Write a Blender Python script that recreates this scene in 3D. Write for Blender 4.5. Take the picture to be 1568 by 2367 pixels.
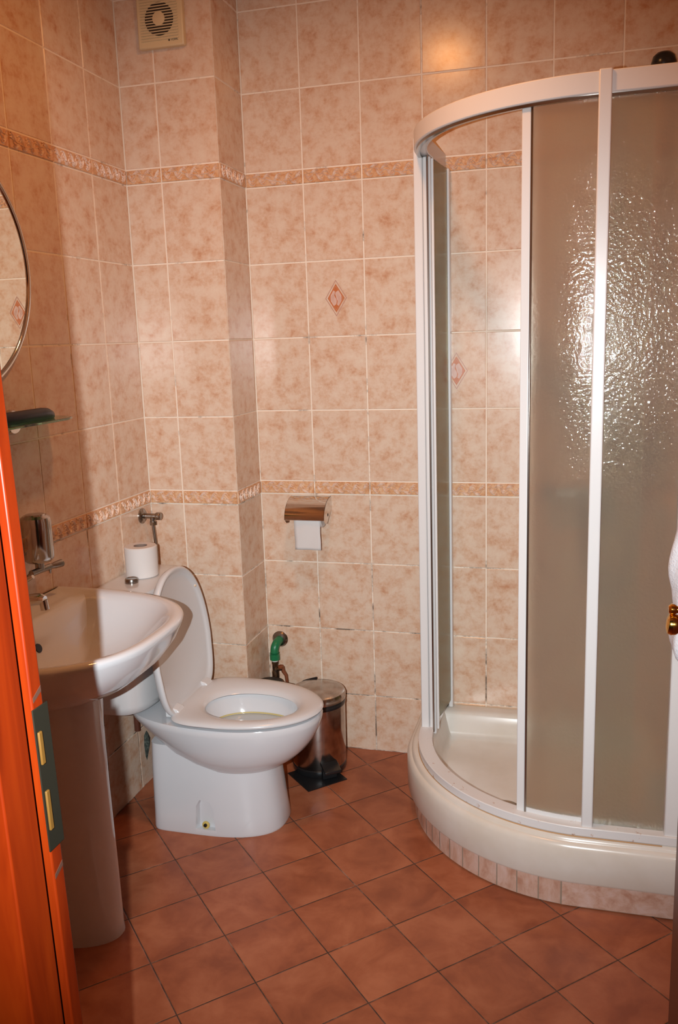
import bpy, math, random
from mathutils import Vector, Matrix, noise
random.seed(7)
scn = bpy.context.scene
COL = scn.collection
pi, sin, cos = math.pi, math.sin, math.cos
for o in list(bpy.data.objects): bpy.data.objects.remove(o)

# ------------------------------------------------------------------ camera
CAM = Vector((1.416, -2.672, 1.491))
yaw, pitch, roll = 0.2712, -0.1964, -0.0331
fwd = Vector((-sin(yaw)*cos(pitch), cos(yaw)*cos(pitch), sin(pitch)))
rgt = Vector((cos(yaw), sin(yaw), 0)); up = rgt.cross(fwd)
r2 = rgt*cos(roll) + up*sin(roll); u2 = up*cos(roll) - rgt*sin(roll)
cd = bpy.data.cameras.new('camera'); cam = bpy.data.objects.new('camera', cd); COL.objects.link(cam)
M = Matrix((r2, u2, -fwd)).transposed().to_4x4(); M.translation = CAM
cam.matrix_world = M
cd.sensor_fit = 'VERTICAL'; cd.sensor_height = 36; cd.lens = 36*2010.83/2367; cd.clip_start = 0.02
scn.camera = cam
# ------------------------------------------------------------------ world, lights, exposure
w = bpy.data.worlds.new('world'); scn.world = w; w.use_nodes = True
bg = w.node_tree.nodes['Background']; bg.inputs[0].default_value = (1.0, .62, .36, 1); bg.inputs[1].default_value = .01
scn.view_settings.view_transform = 'Standard'; scn.view_settings.look = 'None'
scn.view_settings.exposure = 0.13; scn.view_settings.gamma = 1.0; scn.view_settings.use_curve_mapping = False

def aim(o, d): o.rotation_mode = 'QUATERNION'; o.rotation_quaternion = Vector(d).to_track_quat('-Z', 'Y')
# the camera's own flash, about 10 cm left of the lens
fl = bpy.data.lights.new('camera_flash', 'SPOT'); flo = bpy.data.objects.new('camera_flash', fl); COL.objects.link(flo)
flo.location = CAM - r2*0.110 + fwd*0.03
aim(flo, fwd - u2*0.035 + r2*.02)
fl.energy = 222; fl.color = (.90, .97, 1.0); fl.spot_size = math.radians(80); fl.spot_blend = 1.0; fl.shadow_soft_size = .005
# warm ceiling lamp
cl = bpy.data.lights.new('ceiling_lamp_light', 'AREA'); clo = bpy.data.objects.new('ceiling_lamp_light', cl); COL.objects.link(clo)
cl.shape = 'DISK'; cl.size = .16; cl.energy = 8; cl.color = (1.0, .42, .13); clo.location = (.86, -.84, 2.645)
# warm daylight-free glow of the bedroom behind the photographer
bl = bpy.data.lights.new('bedroom_lamp_light', 'AREA'); blo = bpy.data.objects.new('bedroom_lamp_light', bl); COL.objects.link(blo)
bl.size = .6; bl.energy = .4; bl.color = (1.0, .55, .28); blo.location = (1.2, -4.0, 2.3); aim(blo, (0, 1, -.35))

# ------------------------------------------------------------------ material helpers
def mat(name, col=(.8,.8,.8), rough=.5, metal=0.0, spec=.5, coat=0.0, **kw):
    m = bpy.data.materials.new(name); m.use_nodes = True
    b = m.node_tree.nodes['Principled BSDF']
    b.inputs['Base Color'].default_value = (*col, 1); b.inputs['Roughness'].default_value = rough
    b.inputs['Metallic'].default_value = metal; b.inputs['Specular IOR Level'].default_value = spec
    b.inputs['Coat Weight'].default_value = coat; b.inputs['Coat Roughness'].default_value = .06
    return m
class NT:
    def __init__(s, m): s.t = m.node_tree; s.b = s.t.nodes['Principled BSDF']
    def n(s, kind, **kw):
        nd = s.t.nodes.new(kind)
        for k, v in kw.items():
            if k.startswith('i_'):
                key = k[2:]; key = int(key) if key.isdigit() else key.replace('_', ' ')
                if isinstance(v, bpy.types.NodeSocket): s.t.links.new(v, nd.inputs[key])
                else: nd.inputs[key].default_value = v
            else: setattr(nd, k, v)
        return nd
    def math(s, op, a, b=0.0, c=0.0, clamp=False):
        nd = s.t.nodes.new('ShaderNodeMath'); nd.operation = op; nd.use_clamp = clamp
        for i, v in enumerate((a, b, c)):
            if isinstance(v, bpy.types.NodeSocket): s.t.links.new(v, nd.inputs[i])
            else: nd.inputs[i].default_value = v
        return nd.outputs[0]
    def ramp(s, fac, stops, interp='LINEAR'):
        nd = s.t.nodes.new('ShaderNodeValToRGB'); s.t.links.new(fac, nd.inputs[0]); r = nd.color_ramp; r.interpolation = interp
        while len(r.elements) < len(stops): r.elements.new(.5)
        for e, (p, c) in zip(r.elements, stops): e.position = p; e.color = (*c, 1) if len(c) == 3 else c
        return nd.outputs[0]
    def mix(s, fac, a, b, mode='MIX'):
        nd = s.t.nodes.new('ShaderNodeMix'); nd.data_type = 'RGBA'; nd.blend_type = mode
        for i, v in ((0, fac), (6, a), (7, b)):
            if isinstance(v, bpy.types.NodeSocket): s.t.links.new(v, nd.inputs[i])
            else: nd.inputs[i].default_value = v if i == 0 else (*v, 1)
        return nd.outputs[2]
    def noise(s, vec, scale, detail=4, rough=.55, dist=0.0):
        nd = s.t.nodes.new('ShaderNodeTexNoise'); nd.inputs['Scale'].default_value = scale; nd.inputs['Detail'].default_value = detail
        nd.inputs['Roughness'].default_value = rough; nd.inputs['Distortion'].default_value = dist
        if vec: s.t.links.new(vec, nd.inputs['Vector'])
        return nd.outputs[0]
    def link(s, a, key): s.t.links.new(a, s.b.inputs[key])
    def bump(s, h, strength=.3, dist=.001):
        nd = s.n('ShaderNodeBump', i_Strength=strength, i_Distance=dist, i_Height=h); s.t.links.new(nd.outputs[0], s.b.inputs['Normal']); return nd

# wall tile: cream pink glaze with rust coloured cloudy print, its own offset on every tile (UV)
M_tile = mat('wall_tile_glaze', rough=.22, spec=.45)
t = NT(M_tile); uv = t.n('ShaderNodeUVMap').outputs[0]
n1 = t.noise(uv, 24, 6, .62, .1); n2 = t.noise(uv, 90, 4, .6, .0); n3 = t.noise(uv, 11, 3, .5)
f = t.math('ADD', t.math('MULTIPLY', n1, .58), t.math('ADD', t.math('MULTIPLY', n2, .2), t.math('MULTIPLY', n3, .22)))
cr = t.ramp(f, [(.34, (.73,.585,.460)), (.47, (.70,.52,.395)), (.55, (.65,.43,.30)), (.66, (.55,.28,.16))])
t.link(cr, 'Base Color'); t.bump(n1, .10, .0006)
# grout: pale, with black mould in patches low down on the walls
M_grout = mat('wall_grout', rough=.8, spec=.2)
t = NT(M_grout); geo = t.n('ShaderNodeNewGeometry'); sp = t.n('ShaderNodeSeparateXYZ', i_0=geo.outputs['Position'])
nm = t.noise(geo.outputs['Position'], 9, 5, .7)
low = t.n('ShaderNodeMapRange', i_Value=sp.outputs[2], i_1=1.05, i_2=.15, i_3=-.10, i_4=.055).outputs[0]
dm = t.math('MULTIPLY', t.math('SUBTRACT', t.math('ADD', nm, low), .475), 7, clamp=True)
t.link(t.mix(dm, (.84,.72,.60), (.20,.15,.115)), 'Base Color')
# listello ground and relief
M_bord = mat('border_tile_ground', rough=.28)
t = NT(M_bord); uv = t.n('ShaderNodeUVMap').outputs[0]
t.link(t.ramp(t.noise(uv, 55, 4, .6, 1.0), [(.35, (.71,.46,.29)), (.5, (.65,.36,.19)), (.65, (.56,.25,.11))]), 'Base Color')
M_leaf = mat('border_tile_leaves', (.74,.52,.42), .2)
t = NT(M_leaf); geo = t.n('ShaderNodeNewGeometry')
t.link(t.ramp(t.noise(geo.outputs['Position'], 90, 3), [(.40, (.82,.66,.56)), (.62, (.72,.47,.33))]), 'Base Color')
M_decoR = mat('decor_rust', (.52,.15,.045), .3); M_decoW = mat('decor_pale', (.66,.43,.35), .25); M_decoP = mat('decor_line', (.50,.26,.19), .3)
# plinth tile: pinker, stained
M_plinth = mat('plinth_tile', rough=.3)
t = NT(M_plinth); uv = t.n('ShaderNodeUVMap').outputs[0]
t.link(t.ramp(t.noise(uv, 30, 5, .65, .4), [(.35, (.66,.47,.40)), (.5, (.60,.38,.29)), (.66, (.48,.25,.17))]), 'Base Color')
# terracotta floor, laid on the diagonal
M_floor = mat('terracotta_floor', rough=.42, spec=.4)
t = NT(M_floor); geo = t.n('ShaderNodeNewGeometry'); sp = t.n('ShaderNodeSeparateXYZ', i_0=geo.outputs['Position'])
TH, OX, OY, SZ = .7745, .8539, -.0286, .1951
dx = t.math('SUBTRACT', sp.outputs[0], OX); dy = t.math('SUBTRACT', sp.outputs[1], OY)
a = t.math('DIVIDE', t.math('ADD', t.math('MULTIPLY', dx, cos(TH)), t.math('MULTIPLY', dy, sin(TH))), SZ)
b = t.math('DIVIDE', t.math('SUBTRACT', t.math('MULTIPLY', dx, sin(TH)), t.math('MULTIPLY', dy, cos(TH))), SZ)
wob = t.math('MULTIPLY', t.math('SUBTRACT', t.noise(geo.outputs['Position'], 40, 3), .5), .006)
def edge(v):
    fr = t.math('FRACT', t.math('ADD', v, wob)); return t.math('MINIMUM', fr, t.math('SUBTRACT', 1.0, fr))
e = t.math('MINIMUM', edge(a), edge(b))
gm = t.n('ShaderNodeMapRange', i_Value=e, i_1=.005, i_2=.010, i_3=1.0, i_4=0.0, clamp=True).outputs[0]
cell = t.n('ShaderNodeCombineXYZ', i_0=t.math('FLOOR', a), i_1=t.math('FLOOR', b), i_2=0.0)
wn = t.n('ShaderNodeTexWhiteNoise', i_Vector=cell.outputs[0])
off = t.n('ShaderNodeVectorMath', operation='MULTIPLY_ADD', i_0=wn.outputs[1], i_1=(7,7,7), i_2=geo.outputs['Position'])
nf = t.noise(off.outputs[0], 9, 5, .6, .4)
base = t.ramp(nf, [(.34, (.265,.072,.030)), (.50, (.345,.102,.043)), (.68, (.42,.142,.066))])
hs = t.n('ShaderNodeHueSaturation', i_Color=base, i_Value=t.n('ShaderNodeMapRange', i_Value=wn.outputs[0], i_3=.93, i_4=1.06).outputs[0])
gn = t.noise(geo.outputs['Position'], 14, 4, .7)
gcol = t.ramp(gn, [(.42, (.045,.028,.02)), (.56, (.10,.06,.045)), (.66, (.30,.18,.13))])
t.link(t.mix(gm, hs.outputs[0], gcol), 'Base Color')
t.link(t.math('ADD', t.math('MULTIPLY', gm, .4), t.math('ADD', .30, t.math('MULTIPLY', nf, .2))), 'Roughness')
em = t.n('ShaderNodeMapRange', i_Value=e, i_1=.004, i_2=.018, i_3=0.0, i_4=1.0, clamp=True).outputs[0]
t.bump(t.math('ADD', em, t.math('MULTIPLY', t.noise(geo.outputs['Position'], 60, 3), .12)), .6, .0015)

M_porc = mat('white_porcelain', (.64,.64,.66), .10, spec=.55, coat=.4)
M_porc2 = mat('cistern_porcelain', (.64,.63,.63), .14, spec=.5, coat=.3)
M_seat = mat('white_seat_plastic', (.64,.63,.635), .2, spec=.45)
M_acry = mat('tray_acrylic', rough=.2, spec=.45)
t = NT(M_acry); geo = t.n('ShaderNodeNewGeometry'); nr = t.noise(geo.outputs['Position'], 5, 4, .6)
t.link(t.ramp(nr, [(.4, (.72,.665,.60)), (.65, (.67,.60,.515))]), 'Base Color')
M_frame = mat('white_enamelled_aluminium', rough=.28, spec=.45)
t = NT(M_frame); geo = t.n('ShaderNodeNewGeometry'); sp = t.n('ShaderNodeSeparateXYZ', i_0=geo.outputs['Position'])
nr = t.noise(geo.outputs['Position'], 45, 4, .65)
lw = t.n('ShaderNodeMapRange', i_Value=sp.outputs[2], i_1=.30, i_2=.19, i_3=0.0, i_4=.20, clamp=True).outputs[0]
rm = t.math('MULTIPLY', t.math('SUBTRACT', t.math('ADD', nr, lw), .77), 10, clamp=True)
t.link(t.mix(rm, (.73,.71,.70), (.42,.16,.045)), 'Base Color')
M_rust = mat('rust_stain', (.42,.15,.03), .7)
M_sil = mat('yellowed_silicone', (.66,.50,.33), .5)
M_chrome = mat('chrome', (.72,.70,.68), .09, 1.0)
M_dchrome = mat('tarnished_chrome', (.34,.31,.28), .22, 1.0)
M_dchrome2 = mat('dull_chrome', (.48,.45,.43), .12, 1.0)
M_steel = mat('bin_steel', rough=.17, metal=1.0)
t = NT(M_steel); geo = t.n('ShaderNodeNewGeometry')
t.link(t.ramp(t.noise(geo.outputs['Position'], 30, 4), [(.35, (.40,.36,.33)), (.6, (.52,.48,.45))]), 'Base Color')
M_mirror = mat('mirror_silver', (.90,.90,.82), .01, 1.0)
M_brass = mat('polished_brass', (.85,.46,.10), .12, 1.0)
M_black = mat('black_plastic', (.012,.012,.013), .25)
M_rubber = mat('black_rubber', (.018,.016,.015), .5)
M_green = mat('green_pipe_plastic', (.01,.16,.06), .35)
M_oldbrass = mat('corroded_brass', rough=.5, metal=.7)
t = NT(M_oldbrass); geo = t.n('ShaderNodeNewGeometry')
t.link(t.ramp(t.noise(geo.outputs['Position'], 70, 4), [(.42, (.035,.020,.012)), (.66, (.16,.075,.03))]), 'Base Color')
M_copper = mat('brown_handle', (.20,.055,.02), .45)
M_ptfe = mat('white_thread_tape', (.65,.63,.58), .6)
M_paper = mat('toilet_paper', rough=.9, spec=.1)
t = NT(M_paper); geo = t.n('ShaderNodeNewGeometry')
t.b.inputs['Base Color'].default_value = (.68,.64,.62,1); t.bump(t.noise(geo.outputs['Position'], 500, 3), .35, .0006)
M_card = mat('grey_cardboard', (.22,.15,.12), .9)
M_terry = mat('white_terry', (.80,.77,.80), 1.0, spec=.05)
t = NT(M_terry); geo = t.n('ShaderNodeNewGeometry'); t.bump(t.noise(geo.outputs['Position'], 260, 4, .7), 1.0, .004)
M_fan = mat('yellowed_fan_plastic', (.70,.55,.33), .35)
M_fandark = mat('fan_dark', (.03,.02,.012), .6)
M_navy = mat('navy_plastic', (.006,.006,.03), .35)
M_ink = mat('dark_print', (.06,.035,.02), .6)
M_cement = mat('wet_grey_cement', rough=.9)
t = NT(M_cement); geo = t.n('ShaderNodeNewGeometry'); t.link(t.ramp(t.noise(geo.outputs['Position'], 120, 3), [(.4, (.03,.04,.035)), (.6, (.10,.12,.10))]), 'Base Color')
M_wood = mat('orange_varnished_wood', rough=.4, spec=.2)
t = NT(M_wood); geo = t.n('ShaderNodeNewGeometry')
mp = t.n('ShaderNodeMapping', i_Vector=geo.outputs['Position'], i_Scale=(26, 26, 2.2))
t.link(t.ramp(t.noise(mp.outputs[0], 1.0, 4, .6, .6), [(.32, (.10,.007,.0004)), (.5, (.155,.013,.0008)), (.7, (.20,.020,.0012))]), 'Base Color')
M_dwood = mat('dark_varnished_wood', (.10,.022,.008), .4)
M_plaster = mat('plaster', (.62,.50,.38), .9)
M_ceil = mat('ceiling_paint', (.75,.68,.60), .9)
M_water = mat('water', (.50,.53,.53), .25, spec=.4)
M_lime = mat('lime_stain', (.50,.40,.16), .6)

def glass_frost(name, tint, rough, bscale, bstr):
    m = bpy.data.materials.new(name); m.use_nodes = True; t = NT(m); tr = m.node_tree
    out = [n for n in tr.nodes if n.type == 'OUTPUT_MATERIAL'][0]; tr.nodes.remove(t.b)
    geo = t.n('ShaderNodeNewGeometry')
    v = t.n('ShaderNodeTexVoronoi', i_Vector=geo.outputs['Position'], i_Scale=bscale, feature='SMOOTH_F1')
    h = t.math('ADD', v.outputs[0], t.noise(geo.outputs['Position'], bscale*.8, 3, .6))
    bp = t.n('ShaderNodeBump', i_Strength=bstr, i_Distance=.0009, i_Height=h); bp2 = t.n('ShaderNodeBump', i_Strength=.35, i_Distance=.0008, i_Height=h)
    rf = t.n('ShaderNodeBsdfRefraction', i_Color=(*tint, 1), i_Roughness=rough, i_IOR=1.22, i_Normal=bp2.outputs[0])
    gl = t.n('ShaderNodeBsdfGlossy', i_Color=(1,1,1,1), i_Roughness=.035, i_Normal=bp.outputs[0])
    fr = t.n('ShaderNodeFresnel', i_IOR=1.5)
    mx = t.n('ShaderNodeMixShader', i_0=t.math('ADD', t.math('MULTIPLY', fr.outputs[0], .8), .03), i_1=rf.outputs[0], i_2=gl.outputs[0])
    df = t.n('ShaderNodeBsdfDiffuse', i_Color=(.72,.67,.58,1))
    m2 = t.n('ShaderNodeMixShader', i_0=.10, i_1=mx.outputs[0], i_2=df.outputs[0])
    tr.links.new(m2.outputs[0], out.inputs[0])
    return m
M_frost = glass_frost('pebbled_shower_glass', (.93,.92,.86), .30, 140, 1.0)
M_frost2 = glass_frost('side_shower_glass', (.78,.82,.66), .25, 260, .3)
M_glass = bpy.data.materials.new('green_shelf_glass'); M_glass.use_nodes = True
t = NT(M_glass); t.b.inputs['Transmission Weight'].default_value = 1; t.b.inputs['Base Color'].default_value = (.35,.72,.45,1); t.b.inputs['Roughness'].default_value = .02; t.b.inputs['IOR'].default_value = 1.45

# ------------------------------------------------------------------ mesh helpers
class MB:
    def __init__(s): s.v = []; s.f = []; s.m = []; s.uv = {}
    def face(s, idx, mi=0, uv=None):
        s.f.append(tuple(idx)); s.m.append(mi)
        if uv: s.uv[len(s.f)-1] = uv
    def pts(s, ps): n = len(s.v); s.v += [tuple(p) for p in ps]; return list(range(n, n+len(ps)))
    def poly(s, ps, mi=0): s.face(s.pts(ps), mi)
    def box(s, x0, x1, y0, y1, z0, z1, mi=0, R=None):
        c = [Vector((x, y, z)) for z in (z0, z1) for y in (y0, y1) for x in (x0, x1)]
        if R is not None: c = [R @ p for p in c]
        i = s.pts(c)
        for q in ((0,2,3,1),(4,5,7,6),(0,1,5,4),(2,6,7,3),(0,4,6,2),(1,3,7,5)): s.face([i[k] for k in q], mi)
    def loft(s, rings, cap0=True, cap1=True, closed=True, mi=0):
        ids = [s.pts(r) for r in rings]; n = len(rings[0])
        for a, b in zip(ids, ids[1:]):
            for k in range(n if closed else n-1):
                k2 = (k+1) % n; s.face((a[k], a[k2], b[k2], b[k]), mi)
        if cap0: s.face(ids[0][::-1], mi)
        if cap1: s.face(ids[-1], mi)
        return ids
    def lathe(s, prof, origin=(0,0,0), axis=(0,0,1), n=40, cap0=True, cap1=True, mi=0):
        ax = Vector(axis).normalized(); q = Vector((0,0,1)).rotation_difference(ax); o = Vector(origin)
        rings = [[o + q @ Vector((r*cos(2*pi*k/n), r*sin(2*pi*k/n), h)) for k in range(n)] for r, h in prof]
        return s.loft(rings, cap0, cap1, True, mi)
    def tube(s, path, r, n=16, mi=0, caps=True):
        path = [Vector(p) for p in path]; rings = []; prev = None
        for i, p in enumerate(path):
            d = (path[min(i+1, len(path)-1)] - path[max(i-1, 0)]).normalized()
            if prev is None:
                a = Vector((0,0,1)) if abs(d.z) < .9 else Vector((1,0,0)); x = d.cross(a).normalized()
            else: x = (prev - d*prev.dot(d)).normalized()
            prev = x; y = d.cross(x); rr = r[i] if isinstance(r, (list, tuple)) else r
            rings.append([p + x*rr*cos(2*pi*k/n) + y*rr*sin(2*pi*k/n) for k in range(n)])
        s.loft(rings, caps, caps, True, mi)
    def build(s, name, mats, parent=None, smooth=35, bevel=0, seg=2, subsurf=0, loc=None):
        me = bpy.data.meshes.new(name); me.from_pydata([tuple(v) for v in s.v], [], s.f)
        mats = mats if isinstance(mats, (list, tuple)) else [mats]
        for m in mats: me.materials.append(m)
        me.polygons.foreach_set('material_index', s.m)
        if s.uv:
            ul = me.uv_layers.new(name='UVMap')
            for fi, us in s.uv.items():
                p = me.polygons[fi]
                for li, u in zip(p.loop_indices, us): ul.data[li].uv = u
        me.validate(); me.update()
        import bmesh
        bm = bmesh.new(); bm.from_mesh(me); bmesh.ops.recalc_face_normals(bm, faces=bm.faces); bm.to_mesh(me); bm.free()
        if smooth:
            me.polygons.foreach_set('use_smooth', [True]*len(me.polygons)); me.set_sharp_from_angle(angle=math.radians(smooth))
        ob = bpy.data.objects.new(name, me); COL.objects.link(ob)
        if parent:
            ob.parent = parent
            ob.matrix_parent_inverse = parent.matrix_world.inverted()
        if bevel:
            md = ob.modifiers.new('bevel', 'BEVEL'); md.width = bevel; md.segments = seg; md.limit_method = 'ANGLE'; md.angle_limit = math.radians(40)
        if subsurf:
            md = ob.modifiers.new('sub', 'SUBSURF'); md.levels = subsurf; md.render_levels = subsurf
        return ob
def empty(name, loc):
    o = bpy.data.objects.new(name, None); COL.objects.link(o); o.location = loc; o.empty_display_size = .05
    bpy.context.view_layer.update(); return o
def tag(o, label, cat, group=None):
    o['label'] = label; o['category'] = cat
    if group: o['group'] = group
    return o
def struct(o, label=None):
    o['kind'] = 'structure'
    if label: o['label'] = label
    return o
def bez(p0, p1, p2, p3, n=10):
    p0, p1, p2, p3 = map(Vector, (p0, p1, p2, p3))
    return [p0*(1-t)**3 + p1*3*t*(1-t)**2 + p2*3*t*t*(1-t) + p3*t**3 for t in [i/n for i in range(n+1)]]
def catmull(P, n=8):
    P = [Vector(p) for p in P]; out = []
    for i in range(len(P)-1):
        a = P[max(i-1, 0)]; b = P[i]; c = P[i+1]; d = P[min(i+2, len(P)-1)]
        for k in range(n):
            t = k/n; out.append(.5*((2*b) + (c-a)*t + (2*a-5*b+4*c-d)*t*t + (3*b-a-3*c+d)*t**3))
    return out + [P[-1]]

# ------------------------------------------------------------------ tiled walls
ZB0, ZB1, H = .956, 1.003, .2479
ZC = [(0, .212, 't'), (.212, .460, 't'), (.460, .708, 't'), (.708, .956, 't'), (.956, 1.003, 'b'), (1.003, 1.251, 't'), (1.251, 1.499, 't'),
      (1.499, 1.747, 't'), (1.747, 1.995, 't'), (1.995, 2.042, 'b'), (2.042, 2.290, 't'), (2.290, 2.538, 't'), (2.538, 2.66, 't')]
# relief scroll of one border tile, strokes in tile coordinates (0..0.2, 0..0.047)
strokes = []
stem = [(x/1000, .0235 + .009*sin(2*pi*(x/200) + .6)) for x in range(4, 197, 6)]
strokes.append((stem, .0028, .0022))
def lf(x, y, dx, dy, curl, w_):
    p = bez((x, y, 0), (x+dx*.2, y+dy*.75, 0), (x+dx*.75, y+dy*1.05, 0), (x+dx, y+dy*curl, 0), 8)
    strokes.append(([(q.x, q.y) for q in p], w_, .0030))
for k in range(10):
    x = .009 + k*.0185; y = .0235 + .009*sin(2*pi*(x/.2) + .6); s_ = 1 if k % 2 else -1
    room = (.0455-y) if s_ > 0 else (y-.002)
    for j, (a_, b_, c_) in enumerate(((.027, .95, .62), (.019, .75, .45), (.012, .50, .3))):
        lf(x + j*.003, y, a_, s_*room*b_, c_, .0042)
    lf(x+.01, y, -.012, -s_*.011, .9, .0022)
def wall(name, org, ud, nd, ucuts, zcuts=ZC, decos=(), thick=.08, label=None, cap0=0.0, cap1=0.0):
    org, ud, nd = Vector(org), Vector(ud), Vector(nd); mb = MB(); Z = Vector((0,0,1))
    u0, u1 = ucuts[0], ucuts[-1]; z0, z1 = zcuts[0][0], zcuts[-1][1]
    def P(u, z, d): return org + ud*u + Z*z + nd*d
    c = [P(u, z, d) for d in (-thick, -.0015) for z in (z0, z1) for u in (u0+cap0, u1-cap1)]
    i = mb.pts(c)
    for q in ((0,1,3,2),(4,6,7,5),(0,4,5,1),(2,3,7,6),(0,2,6,4),(1,5,7,3)): mb.face([i[k] for k in q], 0)
    g, bv = .0021, .0016
    for ci, (ua, ub) in enumerate(zip(ucuts, ucuts[1:])):
        for (za, zb, kind) in zcuts:
            a, b_, c_, d_ = ua+g, ub-g, za+g, zb-g; jx = random.uniform(-.0004, .0004)
            top = -.0001 + random.uniform(-.0002, .0002) if kind == 't' else .0025
            q0 = mb.pts([P(a, c_, -.0016), P(b_, c_, -.0016), P(b_, d_, -.0016), P(a, d_, -.0016)])
            q1 = mb.pts([P(a+bv, c_+bv, top), P(b_-bv, c_+bv, top), P(b_-bv, d_-bv, top), P(a+bv, d_-bv, top)])
            ox, oy = random.uniform(0, 40), random.uniform(0, 40); mi = 1 if kind == 't' else 2
            uvq = [(ox, oy), (ox+ub-ua, oy), (ox+ub-ua, oy+zb-za), (ox, oy+zb-za)]
            mb.face(q1, mi, uvq)
            for k in range(4):
                k2 = (k+1) % 4; mb.face((q0[k], q0[k2], q1[k2], q1[k]), mi, [uvq[k], uvq[k2], uvq[k2], uvq[k]])
            if kind == 'b':
                for pts, wd, ht in strokes:
                    L, T, Rr = [], [], []
                    for n_, (x, y) in enumerate(pts):
                        xa, ya = pts[max(n_-1, 0)]; xb, yb = pts[min(n_+1, len(pts)-1)]
                        dl = math.hypot(xb-xa, yb-ya) or 1; nx, ny = -(yb-ya)/dl, (xb-xa)/dl
                        tp = wd*.5*(sin(pi*min(1, (n_+.6)/(len(pts)+.2)))**.6)
                        if x > (ub-ua)-.004 or x < .003: break
                        y = min(max(y, .0035), .0440)
                        L.append(P(ua+x+nx*tp, za+y+ny*tp, top)); T.append(P(ua+x, za+y, top+ht)); Rr.append(P(ua+x-nx*tp, za+y-ny*tp, top))
                    if len(L) > 1:
                        li, ti, ri = mb.pts(L), mb.pts(T), mb.pts(Rr)
                        for k in range(len(L)-1):
                            mb.face((li[k], li[k+1], ti[k+1], ti[k]), 3); mb.face((ti[k], ti[k+1], ri[k+1], ri[k]), 3)
    for (du, dz) in decos:
        def dia(w_, h_, d): return [P(du, dz-h_, d), P(du+w_, dz, d), P(du, dz+h_, d), P(du-w_, dz, d)]
        def ringd(w0, h0, w1, h1, d, mi):
            a = mb.pts(dia(w0, h0, d)); b2 = mb.pts(dia(w1, h1, d))
            for k in range(4): mb.face((a[k], a[(k+1) % 4], b2[(k+1) % 4], b2[k]), mi)
        ringd(.0375, .0600, .0345, .0555, .0006, 5)
        ringd(.0290, .0465, .0245, .0395, .0006, 4)
        mb.face(mb.pts(dia(.0245, .0395, .0006)), 6)
        for zc in (-1, 1):      # rust coloured tips
            mb.face(mb.pts([P(du-.0085, dz+zc*.0255, .0008), P(du, dz+zc*.0385, .0008), P(du+.0085, dz+zc*.0255, .0008), P(du, dz+zc*.0200, .0008)]), 4)
        for xc in (-1, 1):
            mb.face(mb.pts([P(du+xc*.0180, dz-.0095, .0008), P(du+xc*.0238, dz, .0008), P(du+xc*.0180, dz+.0095, .0008), P(du+xc*.0195, dz, .0008)]), 4)
        cs_ = [(.0035*sin(j/12*2*pi)*(1 if j else 1), (j/12-.5)*.052) for j in range(13)]
        li, ri = mb.pts([P(du+x-.0014-.0010*sin(j), dz+y, .0010) for j, (x, y) in enumerate(cs_)]), mb.pts([P(du+x+.0014+.0008*cos(j*1.7), dz+y, .0010) for j, (x, y) in enumerate(cs_)])
        for j in range(12): mb.face((li[j], li[j+1], ri[j+1], ri[j]), 4)
        for sgn in (-1, 1):       # two bean shaped pale figures inside the lozenge
            for k in range(3):
                off = .0062 + k*.0042; hh = .021 - k*.0050
                pp = [(sgn*(off + .003*sin(j/8*pi*1.5)), (j/8*2-1)*hh + sgn*-.002) for j in range(9)]
                L = [P(du+x-.0006*sin(pi*(j+.5)/9.5), dz+y, .0011) for j, (x, y) in enumerate(pp)]
                R_ = [P(du+x+.0006*sin(pi*(j+.5)/9.5), dz+y, .0011) for j, (x, y) in enumerate(pp)]
                li, ri = mb.pts(L), mb.pts(R_)
                for j in range(8): mb.face((li[j], li[j+1], ri[j+1], ri[j]), 5)
    o = mb.build(name, [M_grout, M_tile, M_bord, M_leaf, M_decoR, M_decoP, M_decoW], smooth=0)
    return struct(o, label)
def cuts(first, step, end):
    r = [0, first]
    while r[-1] + step < end - .02: r.append(r[-1]+step)
    r.append(end); return r
XC, YB, XR, YF, ZT = .3234, .2217, 1.685, -1.90, 2.66
wall('wall_left', (0, 0, 0), (0, -1, 0), (1, 0, 0), cuts(.2105, .2, 1.90), label='pink marbled tile wall behind the washbasin and mirror')
wall('wall_alcove', (0, 0, 0), (1, 0, 0), (0, -1, 0), [0, .1234, XC], label='boxed-out tiled wall under the extractor fan', thick=.15, cap0=-.003, cap1=.004)
wall('wall_alcove_side', (XC, 0.0, 0), (0, 1, 0), (1, 0, 0), [0, YB], thick=.15, cap0=.003, label='narrow tiled return of the boxed-out wall')
wall('wall_back', (XC, YB, 0), (1, 0, 0), (0, -1, 0), cuts(.2016, .2, XR-XC), cap0=-.004, cap1=-.003, decos=[(.626-XC, 1.625), (1.028-XC, 1.375)],
     label='pink marbled tile wall with two lozenge decors and the paper holder')
wall('wall_right', (XR, YB, 0), (0, -1, 0), (-1, 0, 0), cuts(.2, .2, 2.12), label='tiled wall at the right of the shower')
JL, JR = .835, 1.60
wall('wall_front', (JL-.0, YF, 0), (-1, 0, 0), (0, 1, 0), cuts(.2, .2, JL), thick=.09)
mb = MB(); mb.box(JR, 2.6, YF-.09, YF, 0, ZT); mb.box(JL, JR, YF-.09, YF, 2.12, ZT); mb.box(-1.4, 0, YF-.09, YF, 0, ZT)
struct(mb.build('wall_front', M_plaster, smooth=0))
mb = MB(); mb.box(-.08, XR+.08, -1.99, YB+.08, -.06, 0); mb.box(-1.4, 2.6, -4.4, -1.99, -.06, 0)
struct(mb.build('floor', M_floor, smooth=0), 'terracotta tiles laid on the diagonal')
mb = MB(); mb.box(-.08, XR+.08, -1.99, YB+.08, ZT, ZT+.06); struct(mb.build('ceiling', M_ceil, smooth=0))

# ------------------------------------------------------------------ door frame, door leaf
jamb = MB()
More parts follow.
